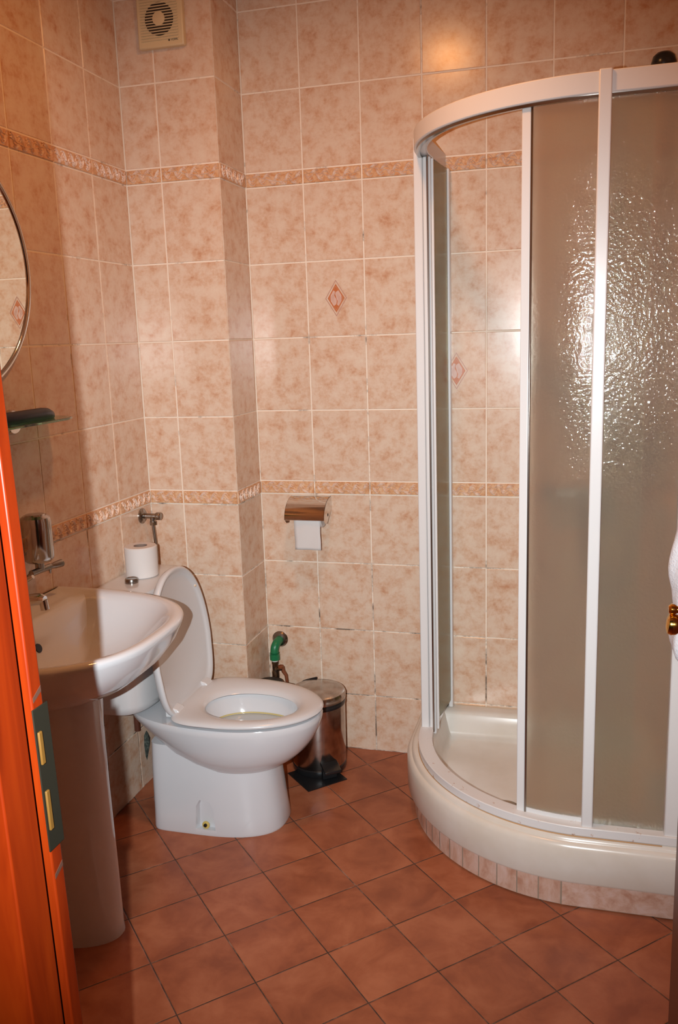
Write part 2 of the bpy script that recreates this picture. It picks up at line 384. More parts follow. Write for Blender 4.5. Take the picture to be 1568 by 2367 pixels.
# lining whose inner face looks across the doorway, casing board towards the photographer, groove between them
jamb.box(.880, .915, -1.995, -1.977, 0, 2.08)
jamb.box(.880, .900, -2.004, -1.995, 0, 2.08, 1)
jamb.box(.76, .912, -2.050, -2.004, 0, 2.08)
jamb.box(.76, 1.66, -2.050, -1.90, 2.055, 2.12)
jamb.box(.76, .835, -2.001, -1.90, 0, 2.08)
def lean(mb):
    mb.v = [(x-(z-1.15)*.022*(x > .78), y, z) for x, y, z in mb.v]
lean(jamb)
jo = struct(jamb.build('trim_1', [M_wood, M_dwood], smooth=35, bevel=.002), 'orange varnished door frame at the left edge')
pl = MB(); pl.box(.9145, .9160, -1.997, -1.972, 1.000, 1.150)
lean(pl)
po = pl.build('strike_plate', mat('aged_steel_plate', (.014,.012,.008), .6, .0, .05), jo, bevel=.0006)
for (za, zb) in ((1.092, 1.126), (1.022, 1.064)):
    q = MB(); q.box(.9150, .9180, -1.994, -1.988, za, zb); lean(q); q.build('latch_slot', mat('brass_latch', (.12,.055,.010), .5, .0, .2), po, bevel=.001)
for zz in (1.160, .972):
    q = MB(); q.loft([[(xx, -1.993, zz-.004), (xx, -1.979, zz+.003), (xx, -1.979, zz+.009), (xx, -1.993, zz+.001)] for xx in (.9145, .9154)]); lean(q); q.build('paint_chip', mat('pale_chip', (.07,.03,.02), .7, spec=.1), jo)
mb = MB(); mb.box(1.618, 1.66, -1.99, -1.90, 0, 2.055); struct(mb.build('trim_2', M_dwood, bevel=.002), 'dark door frame post at the right edge')
mb = MB()
Rd = Matrix.Translation((1.598, -1.19, 0)) @ Matrix.Rotation(math.radians(-0.5), 4, 'Z')
mb.box(0, .04, -.70, 0, .012, 2.04, R=Rd)
leaf = struct(mb.build('door_1', M_dwood, bevel=.004), 'dark wooden door leaf standing open at the right edge')
hd = MB()
hd.lathe([(.008,0),(.008,.010),(.013,.013),(.017,.018),(.0185,.025),(.0165,.031),(.009,.034),(.001,.0345)], (1.598,-1.205,1.008), (-1,0,.1), 32)
hd.lathe([(.006,0),(.006,.018),(.009,.022),(.0095,.027),(.006,.031),(.001,.0315)], (1.598,-1.205,1.036), (-1,0,.0), 24)
ho = hd.build('door_handle', M_brass, leaf)

# ------------------------------------------------------------------ extractor fan
T = empty('extractor_fan', (.164, 0, 2.383)); tag(T, 'yellowed square extractor fan high on the boxed-out wall', 'fan')
mb = MB(); mb.box(.088, .240, -.022, 0, 2.383, 2.537)
mb.build('housing', M_fan, T, bevel=.004)
cx, cz, R = .163, 2.462, .047
mb = MB(); mb.lathe([(R, 0), (R, .0012)], (cx, -.0222, cz), (0,-1,0), 48); mb.build('air_opening', M_fandark, T)
mb = MB()
for k in range(17):
    z = 2.404 + k*.0078
    dz = abs(z - cz); gl = .062
    if z > 2.53: break
    mb.box(cx-gl, cx+gl, -.0262, -.0228, z-.0014, z+.0014, R=None)
g_ = mb.build('grille_slats', M_fan, T, bevel=.0006)
mb = MB(); mb.lathe([(.020, 0), (.020, .004), (.012, .0058), (.001, .006)], (cx, -.0235, cz), (0,-1,0), 32); mb.build('hub', M_fan, T)
tx = bpy.data.curves.new('t', 'FONT'); tx.body = '\u25C6 VOMPL'; tx.size = .0075; tx.extrude = .0002; tx.align_x = 'CENTER'
to = bpy.data.objects.new('t', tx); COL.objects.link(to); dg = bpy.context.evaluated_depsgraph_get()
tm = bpy.data.meshes.new_from_object(to.evaluated_get(dg)); bpy.data.objects.remove(to)
tm.materials.clear(); tm.materials.append(M_ink)
lo = bpy.data.objects.new('printed_logo', tm); COL.objects.link(lo); lo.rotation_euler = (pi/2, 0, 0); lo.location = (.205, -.0224, 2.397)
lo.parent = T; lo.matrix_parent_inverse = T.matrix_world.inverted()

# ------------------------------------------------------------------ mirror
T = empty('round_mirror', (0, -.895, 1.39)); tag(T, 'round chrome-rimmed mirror on the wall above the washbasin', 'mirror')
c0 = (0.004, -.895, 1.69)
mb = MB(); mb.lathe([(.290, 0), (.290, .008)], c0, (1,0,0), 96); mb.build('mirror_glass', M_mirror, T)
mb = MB(); prof = [(.285, .0), (.300, .001), (.304, .006), (.301, .014), (.294, .017), (.288, .014), (.286, .009)]
mb.lathe(prof, (0.001, -.895, 1.69), (1,0,0), 128, False, False); mb.build('chrome_rim', M_chrome, T, smooth=60)

# ------------------------------------------------------------------ glass shelf and case
T = empty('glass_shelf', (0, -.87, 1.30)); tag(T, 'narrow green-edged glass shelf on chrome brackets under the mirror', 'shelf')
out = [(0.003, -.56), (.075, -.575), (.105, -.600), (.118, -.64), (.118, -1.10), (.105, -1.14), (.075, -1.165), (.003, -1.18)]
mb = MB(); mb.loft([[(x, y, 1.304) for x, y in out], [(x, y, 1.310) for x, y in out]]); mb.build('shelf_glass', M_glass, T, bevel=.001)
for yy in (-.722, -1.02):
    mb = MB(); mb.lathe([(.033, 0), (.033, .006), (.029, .012), (.010, .014)], (0.0, yy, 1.307), (1,0,0), 32)
    mb.lathe([(.013, 0), (.013, .030), (.011, .033), (.002, .034)], (0.0, yy, 1.307), (1,0,0), 24); mb.build('bracket', M_chrome, T)
mb = MB()
sec = [(cos(a)*.016, max(-.8, sin(a))*.017) for a in [2*pi*k/20 for k in range(20)]]
rings = []
for y, sc, hz in ((-.86,.8,1), (-.84,1,1.0), (-.74,1,1.0), (-.69,1,1.0), (-.665,.92,.92), (-.648,.72,.68), (-.640,.4,.35)):
    rings.append([(.072 + c_*sc, y, 1.3240 - .0136*(1-hz) + s_*hz) for c_, s_ in sec])
mb.loft(rings); cs = mb.build('oblong_case', M_navy); tag(cs, 'dark navy oblong case with rounded end lying on the glass shelf', 'case')

# ------------------------------------------------------------------ soap dispenser
T = empty('soap_dispenser', (0, -0.735, .93)); tag(T, 'chrome cylindrical soap dispenser mounted on the wall below the shelf', 'soap dispenser')
mb = MB(); mb.lathe([(.020,0),(.031,.003),(.038,.010),(.040,.018),(.040,.110),(.038,.121),(.030,.127),(.026,.1265),(.024,.130),(.001,.131)], (.052,-0.735,.938), n=48); mb.build('cylinder', M_dchrome2, T)
mb = MB(); mb.box(0, .02, -0.757, -0.723, .945, 1.05); mb.build('wall_bracket', M_dchrome, T, bevel=.003)
mb = MB(); mb.tube([(.052,-0.775,.918),(.055,-0.735,.918),(.060,-0.700,.918)], .0085, 16); mb.tube([(.052,-0.735,.918),(.052,-0.735,.94)], .012, 16)
mb.tube([(.052,-0.770,.918),(.040,-0.780,.905)], .006, 12); mb.build('valve_body', M_dchrome, T)
mb = MB(); mb.tube([(.060,-0.700,.918),(.063,-0.683,.9175),(.066,-0.657,.917)], [.006,.0095,.0105], 20)
mb.tube([(.060,-0.703,.914),(.060,-0.703,.900)], [.005,.002], 10); mb.build('push_lever', M_dchrome, T)

# ------------------------------------------------------------------ washbasin
YS, WS, DS = -.905, .325, .488
def outline(D, W, n, x0=0.0, N=48, xmin=0.0, yc=YS):
    pts = []
    for k in range(N+1):
        ph = -pi/2 + pi*k/N
        c_, s_ = cos(ph), sin(ph)
        pts.append((xmin + (D-xmin)*max(c_, 0)**(2/n), yc + W*math.copysign(abs(s_)**(2/n), s_)))
    m = 9
    for k in range(1, m): pts.append((xmin, yc + W - 2*W*k/m))
    return pts
T = empty('pedestal_washbasin', (.2, YS, 0)); tag(T, 'white porcelain washbasin on a tall pedestal against the left wall', 'washbasin')
rings = []
def ring(D, W, n, z, xmin=0.004, yc=YS, dz=0):
    rings.append([(x, y, z) for x, y in outline(D, W, n, N=48, xmin=xmin, yc=yc)])
ring(.27, .12, 2.3, .655); ring(.33, .19, 2.4, .672); ring(.395, .25, 2.5, .700); ring(.440, .290, 2.6, .735); ring(.470, .313, 2.7, .775)
ring(.484, .323, 2.8, .808); ring(.488, .326, 2.8, .820); ring(.485, .323, 2.8, .8265); ring(.476, .314, 2.8, .829); ring(.462, .300, 2.8, .827)
# inner bowl (starts behind the tap deck)
ring(.450, .282, 2.7, .822, xmin=.105); ring(.440, .268, 2.6, .808, xmin=.118); ring(.415, .240, 2.5, .775, xmin=.135); ring(.375, .20, 2.3, .735, xmin=.155); ring(.32, .13, 2.1, .705, xmin=.19); ring(.27, .05, 2, .695, xmin=.22)
mb = MB(); mb.loft(rings); basin = mb.build('basin', M_porc, T, smooth=60)
mb = MB(); mb.lathe([(.0120,0),(.0110,.0020)], (.1405, YS+.005, .765), (.92,0,.39), 24); mb.build('overflow_hole', M_rubber, basin)
rings = []
for z, D, W, n in ((0, .306, .096, 2.2), (.02, .304, .095, 2.2), (.2, .302, .094, 2.2), (.42, .298, .094, 2.2), (.58, .297, .098, 2.2), (.66, .300, .105, 2.2), (.680, .300, .105, 2.2)):
    rings.append([(x, y, z) for x, y in outline(D, W, n, N=32, xmin=.06)])
mb = MB(); mb.loft(rings); mb.build('pedestal', M_porc, T, smooth=60)

T = empty('basin_faucet', (.075, YS, .829)); tag(T, 'chrome single-lever faucet at the back of the washbasin', 'faucet')
mb = MB(); mb.lathe([(.026,0),(.025,.006),(.020,.012),(.020,.055),(.021,.070),(.015,.078),(.001,.080)], (.07, YS, .824), n=32); mb.build('faucet_body', M_chrome, T)
mb = MB(); mb.tube(bez((.07,YS,.862),(.11,YS,.885),(.15,YS,.897),(.176,YS,.893), 12), [.017]*6+[.015]*4+[.0145,.013,.010], 20)
mb.tube([(.171,YS,.892),(.174,YS,.868)], .0105, 18); mb.build('spout', M_chrome, T)
mb = MB(); mb.tube(bez((.07,YS,.905),(.09,YS,.915),(.12,YS,.935),(.150,YS,.950), 8), [.012,.011,.009,.008,.007,.0065,.006,.006,.005], 16); mb.build('lever', M_chrome, T)

# ------------------------------------------------------------------ toilet
YT = -.300
def egg(xb, xf, w_, cx, z, nb=3.2, N=64, nf=2.15, yc=YT):
    pts = []
    for k in range(N):
        a_ = 2*pi*k/N; c_, s_ = cos(a_), sin(a_)
        n = nf if c_ >= 0 else nb
        rx = (xf-cx) if c_ >= 0 else (cx-xb)
        pts.append((cx + rx*math.copysign(abs(c_)**(2/n), c_), yc + w_*math.copysign(abs(s_)**(2/n), s_), z))
    return pts
T = empty('toilet', (.36, YT, 0)); tag(T, 'white toilet with raised lid and low cistern between washbasin and bin', 'toilet')
mb = MB()
prof = [(0,.150,.553,.137,.30),(.008,.149,.556,.139,.30),(.06,.150,.548,.136,.30),(.14,.150,.540,.133,.30),(.20,.150,.532,.130,.30),(.283,.151,.515,.124,.30)]
mb.loft([egg(a_, b_, c_, d_, z, nb=9, nf=2.6) for z, a_, b_, c_, d_ in prof]); mb.build('base', M_porc, T, smooth=50)
mb = MB(); rings = []
for z, xb, xf, w_, cx in ((.200,.34,.540,.105,.41),(.212,.30,.565,.128,.41),(.235,.235,.600,.150,.41),(.262,.178,.628,.166,.41),(.295,.135,.652,.177,.41),(.330,.090,.670,.184,.41),(.352,.065,.677,.187,.41),(.366,.056,.679,.188,.41),(.374,.056,.675,.184,.41)):
    rings.append(egg(xb, xf, w_, cx, z, nb=2.3, nf=2.0))
rings.append(egg(.10,.645,.150,.41,.3745, nb=2.2, nf=2.0)); rings.append(egg(0.3030,0.6130,.112,0.455,.372, nb=2.2, yc=YT-.010)); rings.append(egg(0.3080,0.6100,.108,0.455,.355, nb=2.1, yc=YT-.010))
rings.append(egg(0.3230,0.6000,.100,0.455,.310, nb=2.1, yc=YT-.010)); rings.append(egg(0.3480,0.5780,.085,0.455,.290, nb=2.1, yc=YT-.010)); rings.append(egg(0.4080,0.5080,.04,0.455,.270, nb=2.1, yc=YT-.010))
mb.loft(rings); bowl = mb.build('bowl', M_porc, T, smooth=60)
mb = MB(); mb.loft([egg(0.3225,0.6000,.0995,0.455,.3180,nb=2.1, yc=YT-.010), egg(0.3245,0.5980,.0975,0.455,.3135,nb=2.1, yc=YT-.010)], False, False); mb.build('lime_line', M_lime, bowl)
mb = MB(); mb.face(mb.pts(egg(0.3210,0.6010,.1005,0.455,.312,nb=2.1, yc=YT-.010))); mb.build('water', M_water, bowl)
# mounting bolt niche on the near side
mb = MB(); mb.lathe([(.012,0),(.012,.002),(.007,.004)], (.333,-.4290,.032), (0,-1,.12), 20); mb.build('mounting_bolt_washer', mat('yellowed_washer', (.62,.45,.12), .4), T)
mb = MB(); mb.lathe([(.0055,0),(.0055,.004),(.002,.005)], (.333,-.4330,.033), (0,-1,.12), 16); mb.build('mounting_bolt', M_black, T)
mb = MB()
mb.loft([[(.333+dx*k_, y, z) for dx, z in ((-.032,.020),(.034,.020),(.030,.085),(.018,.112),(-.016,.116),(-.028,.095))] for y, k_ in ((-.46, 1.25), (-.4365, 1.0), (-.418, .78))])
cut = mb.build('cutter', M_porc, None, smooth=0); basep = [c for c in T.children if c.name.startswith('base')][0]
bmod = basep.modifiers.new('b', 'BOOLEAN'); bmod.object = cut; bmod.operation = 'DIFFERENCE'; bmod.solver = 'EXACT'
dg = bpy.context.evaluated_depsgraph_get(); nm_ = bpy.data.meshes.new_from_object(basep.evaluated_get(dg)); basep.modifiers.clear(); basep.data = nm_
bpy.data.objects.remove(cut); nm_.polygons.foreach_set('use_smooth', [True]*len(nm_.polygons)); nm_.set_sharp_from_angle(angle=math.radians(50))
# waste connector
mb = MB(); mb.lathe([(.030,-.01),(.034,.0),(.038,.008),(.036,.020),(.028,.026)], (.155,-.345,.062), (-1,0,0), 28)
mb.build('waste_connector', M_porc2, T)
# seat: rounded ring
mb = MB(); rings = []
for k in range(14):
    a_ = 2*pi*k/14; ins = .5-.5*cos(a_)            # 0 outer .. 1 inner
    zz = .3865 + .0125*sin(a_)*(1 if sin(a_) > 0 else .85) - .009*ins*ins
    xb = .232 + (.310-.232)*ins; xf = .682 - (.682-.602)*ins; w_ = .189 - (.189-.104)*ins
    rings.append(egg(xb, xf, w_, .395 + .060*ins, zz, nb=4.0-1.8*ins, nf=2.0, yc=YT-.010*ins))
ids = [mb.pts(r) for r in rings]
for q in range(14):
    A, B = ids[q], ids[(q+1) % 14]
    for k in range(64): mb.face((A[k], A[(k+1) % 64], B[(k+1) % 64], B[k]))
mb.build('seat', M_seat, T, smooth=70)
# lid standing up
mb = MB()
def lidring(W, h0, h1, d, N=64):
    pts = []
    for k in range(N):
        a_ = 2*pi*k/N; c_, s_ = cos(a_), sin(a_); hm = .17
        n = 2.2 if s_ >= 0 else 4.5
        rr = (h1-hm) if s_ >= 0 else (hm-h0)
        y = W*math.copysign(abs(c_)**(2/n), c_); h = hm + rr*math.copysign(abs(s_)**(2/n), s_)
        y *= 1 - .10*max(0, (.17-h)/.17)
        pts.append((.248 + d - h*.085, YT + y, .375 + h))
    return pts
mb.loft([lidring(.170,.02,.418,-.018), lidring(.183,.004,.432,-.012), lidring(.189,-.004,.438,-.002), lidring(.190,-.005,.439,.006),
         lidring(.187,-.002,.436,.0115), lidring(.181,.004,.430,.012), lidring(.174,.014,.422,.004), lidring(.165,.03,.41,-.001)])
lid = mb.build('lid', M_seat, T, smooth=60)
for yy, hh in ((-.142, .345), (.142, .345)):
    mb = MB(); mb.lathe([(.008,0),(.0075,.006),(.005,.009),(.001,.0095)], (.248-.001-hh*.085, YT+yy*(.98), .375+hh), (1,0,.08), 18); mb.build('bumper', mat('amber_bumper', (.75,.55,.38), .4), lid)
for s_ in (-1, 1):
    mb = MB(); mb.loft([[(x, YT+s_*yy, z) for x, z in ((.222,.377),(.268,.380),(.272,.392),(.262,.404),(.240,.410),(.222,.400))] for yy in (.085, .128)]); mb.build('hinge', M_seat, T, bevel=.003)
# cistern
def tank(x0, x1, w_, z, n=5, N=56):
    pts = []
    for k in range(N):
        a_ = 2*pi*k/N; c_, s_ = cos(a_), sin(a_)
        nn = 3.2 if c_ > 0 else 14
        cx = x0 + (x1-x0)*.35; rx = (x1-cx) if c_ > 0 else (cx-x0)
        pts.append((cx + rx*math.copysign(abs(c_)**(2/nn), c_), YT + w_*math.copysign(abs(s_)**(2/3.6), s_), z))
    return pts
mb = MB(); mb.loft([tank(.008,.150,.168,.388), tank(.006,.165,.182,.396), tank(.005,.172,.188,.42), tank(.005,.180,.196,.60), tank(.005,.184,.200,.735)])
cis = mb.build('cistern', M_porc2, T, smooth=50)
mb = MB(); mb.loft([tank(.004,.184,.200,.735), tank(.003,.190,.206,.741), tank(.003,.191,.207,.757), tank(.004,.187,.203,.766), tank(.010,.172,.188,.7685), tank(.02,.15,.16,.769)])
cl_ = mb.build('cistern_lid', M_porc2, cis, smooth=50)
mb = MB(); mb.lathe([(.021,0),(.021,.012),(.0195,.015),(.017,.016),(.016,.0145),(.001,.0145)], (.088,-.328,.768), n=36); mb.build('flush_button', M_dchrome, cis)

# toilet paper roll on the cistern
def paper_roll(name, c, ax, R=.0515, r=.0205, L=.098, parent=None):
    o = empty(name, c) if False else None
    mb = MB(); prof = [(r+.001,0),(R-.003,0),(R,.003),(R,L-.003),(R-.003,L),(r+.001,L)]
    ids = mb.lathe(prof, c, ax, 56, False, False)
    return mb
T = empty('toilet_paper_roll', (.082,-.245,.7695)); tag(T, 'white toilet paper roll standing on the cistern lid', 'toilet paper')
paper_roll('x', (.082,-.245,.7695), (0,0,1)).build('paper', M_paper, T)
mb = MB(); mb.lathe([(.0215,0),(.0215,.0975),(.0195,.0975),(.0195,0)], (.082,-.245,.7695), n=40, cap0=False, cap1=False); mb.build('cardboard_core', M_card, T)

# angle valve with braided hose above the cistern
T = empty('angle_valve', (0,-.065,.925)); tag(T, 'tarnished chrome angle valve with hose in the corner above the cistern', 'valve')
vy, vz = -.070, .926
mb = MB(); mb.lathe([(.026,0),(.026,.004),(.020,.009),(.010,.010)], (0,vy,vz), (1,0,0), 32); mb.build('flange', M_dchrome, T)
mb = MB(); mb.tube([(0.004,vy,vz),(.055,vy,vz)], .009, 18); mb.tube([(.040,vy,vz+.002),(.040,vy,vz-.020)], .009, 18)
mb.lathe([(.0125,0),(.0125,.012)], (.040,vy,vz-.030), n=6); mb.build('valve_body', M_dchrome, T)
mb = MB(); mb.lathe([(.009,0),(.0125,.002),(.0135,.006),(.0135,.017),(.011,.020),(.001,.020)], (.052,vy,vz), (1,0,0), 10); mb.build('knob', M_dchrome, T)
mb = MB(); mb.tube(bez((.040,vy,vz-.03),(.042,vy,vz-.07),(.046,vy+.0,.83),(.044,vy,.7695), 16), .0055, 14); mb.build('hose', M_dchrome, T)

# paper holder on the back wall
T = empty('toilet_paper_holder', (.507, YB, .86)); tag(T, 'chrome covered toilet paper holder on the back wall', 'paper holder')
hx0, hx1, hz = .442, .585, .952
arc = []
for k in range(13):
    a_ = pi/2*k/12; arc.append((YB-.004-.098*sin(a_)**.9, hz - .070*(1-cos(a_))))
arc.append((YB-.106, .883))
mb = MB(); r0 = [[(x, y, z) for y, z in arc] + [(x, y+.0015, z-.0012) for y, z in arc[::-1]] for x in (hx0, hx1)]
mb.loft(r0); cov = mb.build('cover', M_chrome, T)
for xx in (hx0, hx1-.0015):
    side = [(y, z) for y, z in arc[:-1]] + [(YB-.085,.868), (YB-.06,.864), (YB-.035,.885), (YB-.003,.900)]
    mb = MB(); mb.loft([[(xx, y, z) for y, z in side], [(xx+.0015, y, z) for y, z in side]]); mb.build('side_cheek', M_chrome, cov)
mb = MB(); mb.tube([(hx0, YB-.050, .893), (hx1, YB-.050, .893)], .006, 14); mb.build('spindle', M_chrome, T)
mb = MB(); mb.box(hx0+.02, hx1-.02, YB-.003, YB, .86, .945); mb.build('back_plate', M_chrome, T)
T = empty('toilet_paper_roll', (.521, YB-.05, .85)); tag(T, 'toilet paper roll inside the chrome holder with a sheet hanging down', 'toilet paper')
paper_roll('x', (.472, YB-.050, .893), (1,0,0), R=.044, r=.0115, L=.098).build('paper', M_paper, T)
mb = MB(); n_ = 14
sheet = [(YB-.0935, .895), (YB-.0945, .87)] + [(YB-.0945 + .006*k/10, .87-.0095*k) for k in range(1, 11)]
rr = [[(.474 + (.094)*j/8 + .0005*sin(k), y + .0012*sin(j*1.1+k*.3), z) for j in range(9)] for k, (y, z) in enumerate(sheet)]
mb.loft(rr, False, False, closed=False); sh = mb.build('hanging_sheet', M_paper, T)
md = sh.modifiers.new('s', 'SOLIDIFY'); md.thickness = .0008

# ------------------------------------------------------------------ stopcock behind the toilet
T = empty('stopcock', (.369, YB, .30)); tag(T, 'green elbow pipe with corroded brass stopcock on the back wall', 'stopcock')
gx, gz = .370, .410
mb = MB(); mb.lathe([(.030,0),(.030,.003),(.024,.010),(.014,.012)], (gx, YB, gz), (0,-1,0), 32); mb.build('wall_flange', M_dchrome, T)
mb = MB(); mb.tube(bez((gx,YB-.008,gz),(gx-.001,YB-.045,gz),(gx-.006,YB-.052,gz-.012),(gx-.006,YB-.052,gz-.035), 12), .0155, 18)
mb.lathe([(.0185,0),(.0185,.018),(.016,.020),(.018,.026)], (gx-.006,YB-.052,gz-.062), n=10); mb.build('green_elbow', M_green, T)
mb = MB(); mb.lathe([(.011,0),(.012,.010)], (gx-.006,YB-.052,gz-.074), n=20); mb.build('thread_tape', M_ptfe, T)
mb = MB(); X, Y = gx-.006, YB-.052
mb.lathe([(.011,0),(.013,.03),(.010,.04),(.010,.07),(.013,.08),(.013,.10),(.011,.108),(.011,.130),(.0125,.134),(.0125,.142)], (X,Y,.20), n=12)
mb.tube([(X,Y,.20),(X+.004,Y,.12),(X+.004,Y+.01,.0)], .009, 14); mb.tube([(X,Y,.310),(X+.030,Y,.315)], .007, 12); mb.build('valve_body', M_oldbrass, T)
mb = MB(); mb.lathe([(.006,0),(.010,.003),(.010,.010),(.006,.012)], (X+.024,Y-.006,.318), (0,-.3,1), 16)
mb.tube([(X+.028,Y,.322),(X+.030,Y,.305),(X+.040,Y,.290),(X+.043,Y,.262),(X+.044,Y,.222)], [.007,.007,.006,.0055,.005], 12); mb.build('lever_handle', M_copper, T)
T = tag(empty('toilet_brush_pot', (.376,.072,0)), 'dark round-topped pot in the corner behind the toilet seat', 'pot')
mb = MB(); mb.lathe([(.040,0),(.045,.01),(.046,.20),(.046,.276)], (.376,.072,0), n=32); mb.build('pot_body', M_rubber, T)
mb = MB(); mb.lathe([(.046,0),(.050,.004),(.051,.018),(.046,.026),(.03,.029),(.001,.030)], (.376,.072,.276), n=36); mb.build('pot_lid', M_rubber, T)

# ------------------------------------------------------------------ pedal bin and mat
bx, by = .554, .062
mt = MB(); mt.box(-.076, .076, -.076, .076, 0, .003, R=Matrix.Translation((.566, -.012, 0)) @ Matrix.Rotation(TH+.02, 4, 'Z'))
mto = tag(mt.build('floor_mat', M_black, smooth=0), 'thin square black plastic mat on the floor under the pedal bin', 'mat')
T = empty('pedal_bin', (bx, by, .0035)); tag(T, 'stainless steel pedal bin with black pedal beside the toilet', 'bin')
mb = MB(); mb.lathe([(.092,.0035),(.095,.010),(.095,.026),(.093,.028)], (bx,by,0), n=56); mb.build('base_ring', M_black, T)
mb = MB(); mb.lathe([(.093,.028),(.0955,.034),(.0975,.25),(.0975,.252)], (bx,by,0), n=64); mb.build('body', M_steel, T)
mb = MB(); mb.lathe([(.0985,.246),(.0995,.250),(.0985,.262),(.097,.264)], (bx,by,0), n=56); mb.build('rim_band', M_black, T)
mb = MB(); mb.lathe([(.097,.264),(.1000,.265),(.1005,.282),(.097,.290),(.088,.2945),(.05,.299),(.001,.300)], (bx,by,0), n=64); lidb = mb.build('lid', M_steel, T)
mb = MB(); mb.tube(bez((bx-.06,by+.075,.262),(bx-.085,by+.06,.285),(bx-.085,by+.06,.290),(bx-.03,by+.10,.292),8), .004, 8); mb.build('lid_hinge', M_black, T)
pdv = Vector((.085, -.115, 0)).normalized(); sdv = Vector((-pdv.y, pdv.x, 0))
C0 = Vector((bx, by, 0)) + pdv*.092
mb = MB(); mb.loft([[C0 + pdv*d + sdv*w_ + Vector((0,0,z)) for w_, z in ((-.027,.0035),(.027,.0035),(.024,.05),(-.024,.05))] for d in (-.02, .014)])
mb.build('pedal_housing', M_black, T, bevel=.003)
mb = MB(); mb.loft([[C0 + pdv*d + sdv*w_ + Vector((0,0,z+dz)) for w_, z in ((-.030,0),(.030,0),(.030,.010),(-.030,.010))] for d, dz in ((-.002,.052),(.020,.048),(.048,.036))])
mb.build('pedal', M_black, T, bevel=.002)

# ------------------------------------------------------------------ pipe stub and broken tile under the cistern
mb = MB(); mb.tube([(.012,-.235,.385),(.012,-.235,.225)], .010, 14); tag(mb.build('pipe_stub', mat('brown_pipe', (.09,.025,.012), .5)), 'short brown pipe hanging under the cistern on the left wall', 'pipe')
hole = [(-.176,.178),(-.158,.188),(-.148,.176),(-.134,.150),(-.150,.118),(-.168,.082),(-.176,.10),(-.180,.14)]
mb = MB(); c_ = (.012, -.160, .140)
base_ = [(.001, y, z) for y, z in hole]; ids = mb.pts(base_); ci = mb.pts([c_])[0]
for k in range(len(hole)): mb.face((ids[k], ids[(k+1) % len(hole)], ci))
mid = tag(mb.build('pipe_hole_filling', M_cement, smooth=0), 'ragged lump of grey-green cement on the left wall tiles behind the toilet', 'cement')

# ------------------------------------------------------------------ shower tray and plinth
SCX, SCY = 1.444, -.020
XE = XR-.001; YE = YB-.001
def quad_path(R, cx=SCX, cy=SCY, n=36, xend=XE, yend=YE, skew=0.0):
    p = [(cx-R+skew, yend), (cx-R+skew*.5, (yend+cy)/2)]
    for k in range(n+1):
        a_ = pi + pi/2*k/n; p.append((cx+R*cos(a_), cy+R*sin(a_)))
    p += [((cx+xend)/2, cy-R), (xend, cy-R)]
    return p
def closed(R, z, cx=SCX, cy=SCY, ox=0.0):      # quadrant outline closed at the room corner; ox insets the wall sides
    p = quad_path(R, cx, cy, xend=XE-ox, yend=YE-ox)
    return [(x, y, z) for x, y in p] + [(XE-ox, (YE+cy)/2-ox, z), (XE-ox, YE-ox, z), ((cx+XE)/2, YE-ox, z)]
rings = [closed(.515,.080), closed(.541,.081), closed(.545,.088), closed(.5455,.150), closed(.545,.176), closed(.540,.187), closed(.534,.192), closed(.531,.1925),
         closed(.529,.196), closed(.526,.203), closed(.520,.206), closed(.470,.206, ox=.030), closed(.462,.203, ox=.042), closed(.455,.190, ox=.052)]
b0 = rings[-1]
for k, z in ((.965,.135),(.94,.114),(.90,.107),(.5,.102),(.2,.101)): rings.append([(1.39+(x-1.39)*k, -.075+(y+.075)*k, z) for x, y, _ in b0])
mb = MB(); mb.loft(rings); tray = mb.build('shower_tray', M_acry, smooth=50)
tag(tray, 'cream quadrant shower tray raised on a tiled plinth in the right corner', 'shower tray')
mb = MB(); mb.lathe([(.040,0),(.040,.004),(.035,.006),(.030,.0045),(.001,.004)], (1.232,-.262,.1015), n=36); dr = mb.build('drain', M_dchrome, tray)
mb = MB()
for k in range(8):
    a_ = 2*pi*k/8; mb.lathe([(.005,0),(.005,.001)], (1.232+.018*cos(a_), -.262+.018*sin(a_), .1062), n=12)
mb.build('drain_holes', M_black, dr)
# small flat bead where the tray meets the walls
mb = MB(); mb.box(1.02, XE, YE-.006, YE, .2050, .2062); mb.box(XE-.006, XE, -.48, YE, .2050, .2062); mb.build('wall_sealant', M_sil, tray, bevel=.002)
# plinth of narrow cut wall tiles
mb = MB(); RP = .5235
inner = closed(.512, 0.0); mb.loft([closed(RP-.003, 0.0), closed(RP-.003, .080)])
angs = [pi + math.radians(d) for d in (2, 8, 14.5, 21, 27, 31.5, 36, 41, 46.5, 52.5, 59, 65.5, 72, 78.5, 85)]
def ptile(P0, P1, nrm0, nrm1, steps=3):
    g = .0016; ox = random.uniform(0, 40); L = (Vector(P1)-Vector(P0)).length
    for k in range(steps):
        t0, t1 = k/steps, (k+1)/steps
    return
arcs = [(angs[i], angs[i+1]) for i in range(len(angs)-1)]
for a0, a1 in arcs:
    g = .0016/RP; ox = random.uniform(0, 40); n_ = 3
    prev = None
    for k in range(n_+1):
        a_ = a0+g + (a1-a0-2*g)*k/n_
        d_ = Vector((cos(a_), sin(a_), 0)); c_ = Vector((SCX, SCY, 0))
        col_ = mb.pts([c_ + d_*(RP-.003) + Vector((0,0,.002)), c_ + d_*RP + Vector((0,0,.003)), c_ + d_*RP + Vector((0,0,.0765)), c_ + d_*(RP-.003) + Vector((0,0,.078))])
        if prev:
            for j in range(3):
                u0, u1 = ox+(k-1)*.017, ox+k*.017
                mb.face((prev[j], col_[j], col_[j+1], prev[j+1]), 1, [(u0, j*.03), (u1, j*.03), (u1, j*.03+.03), (u0, j*.03+.03)])
        prev = col_
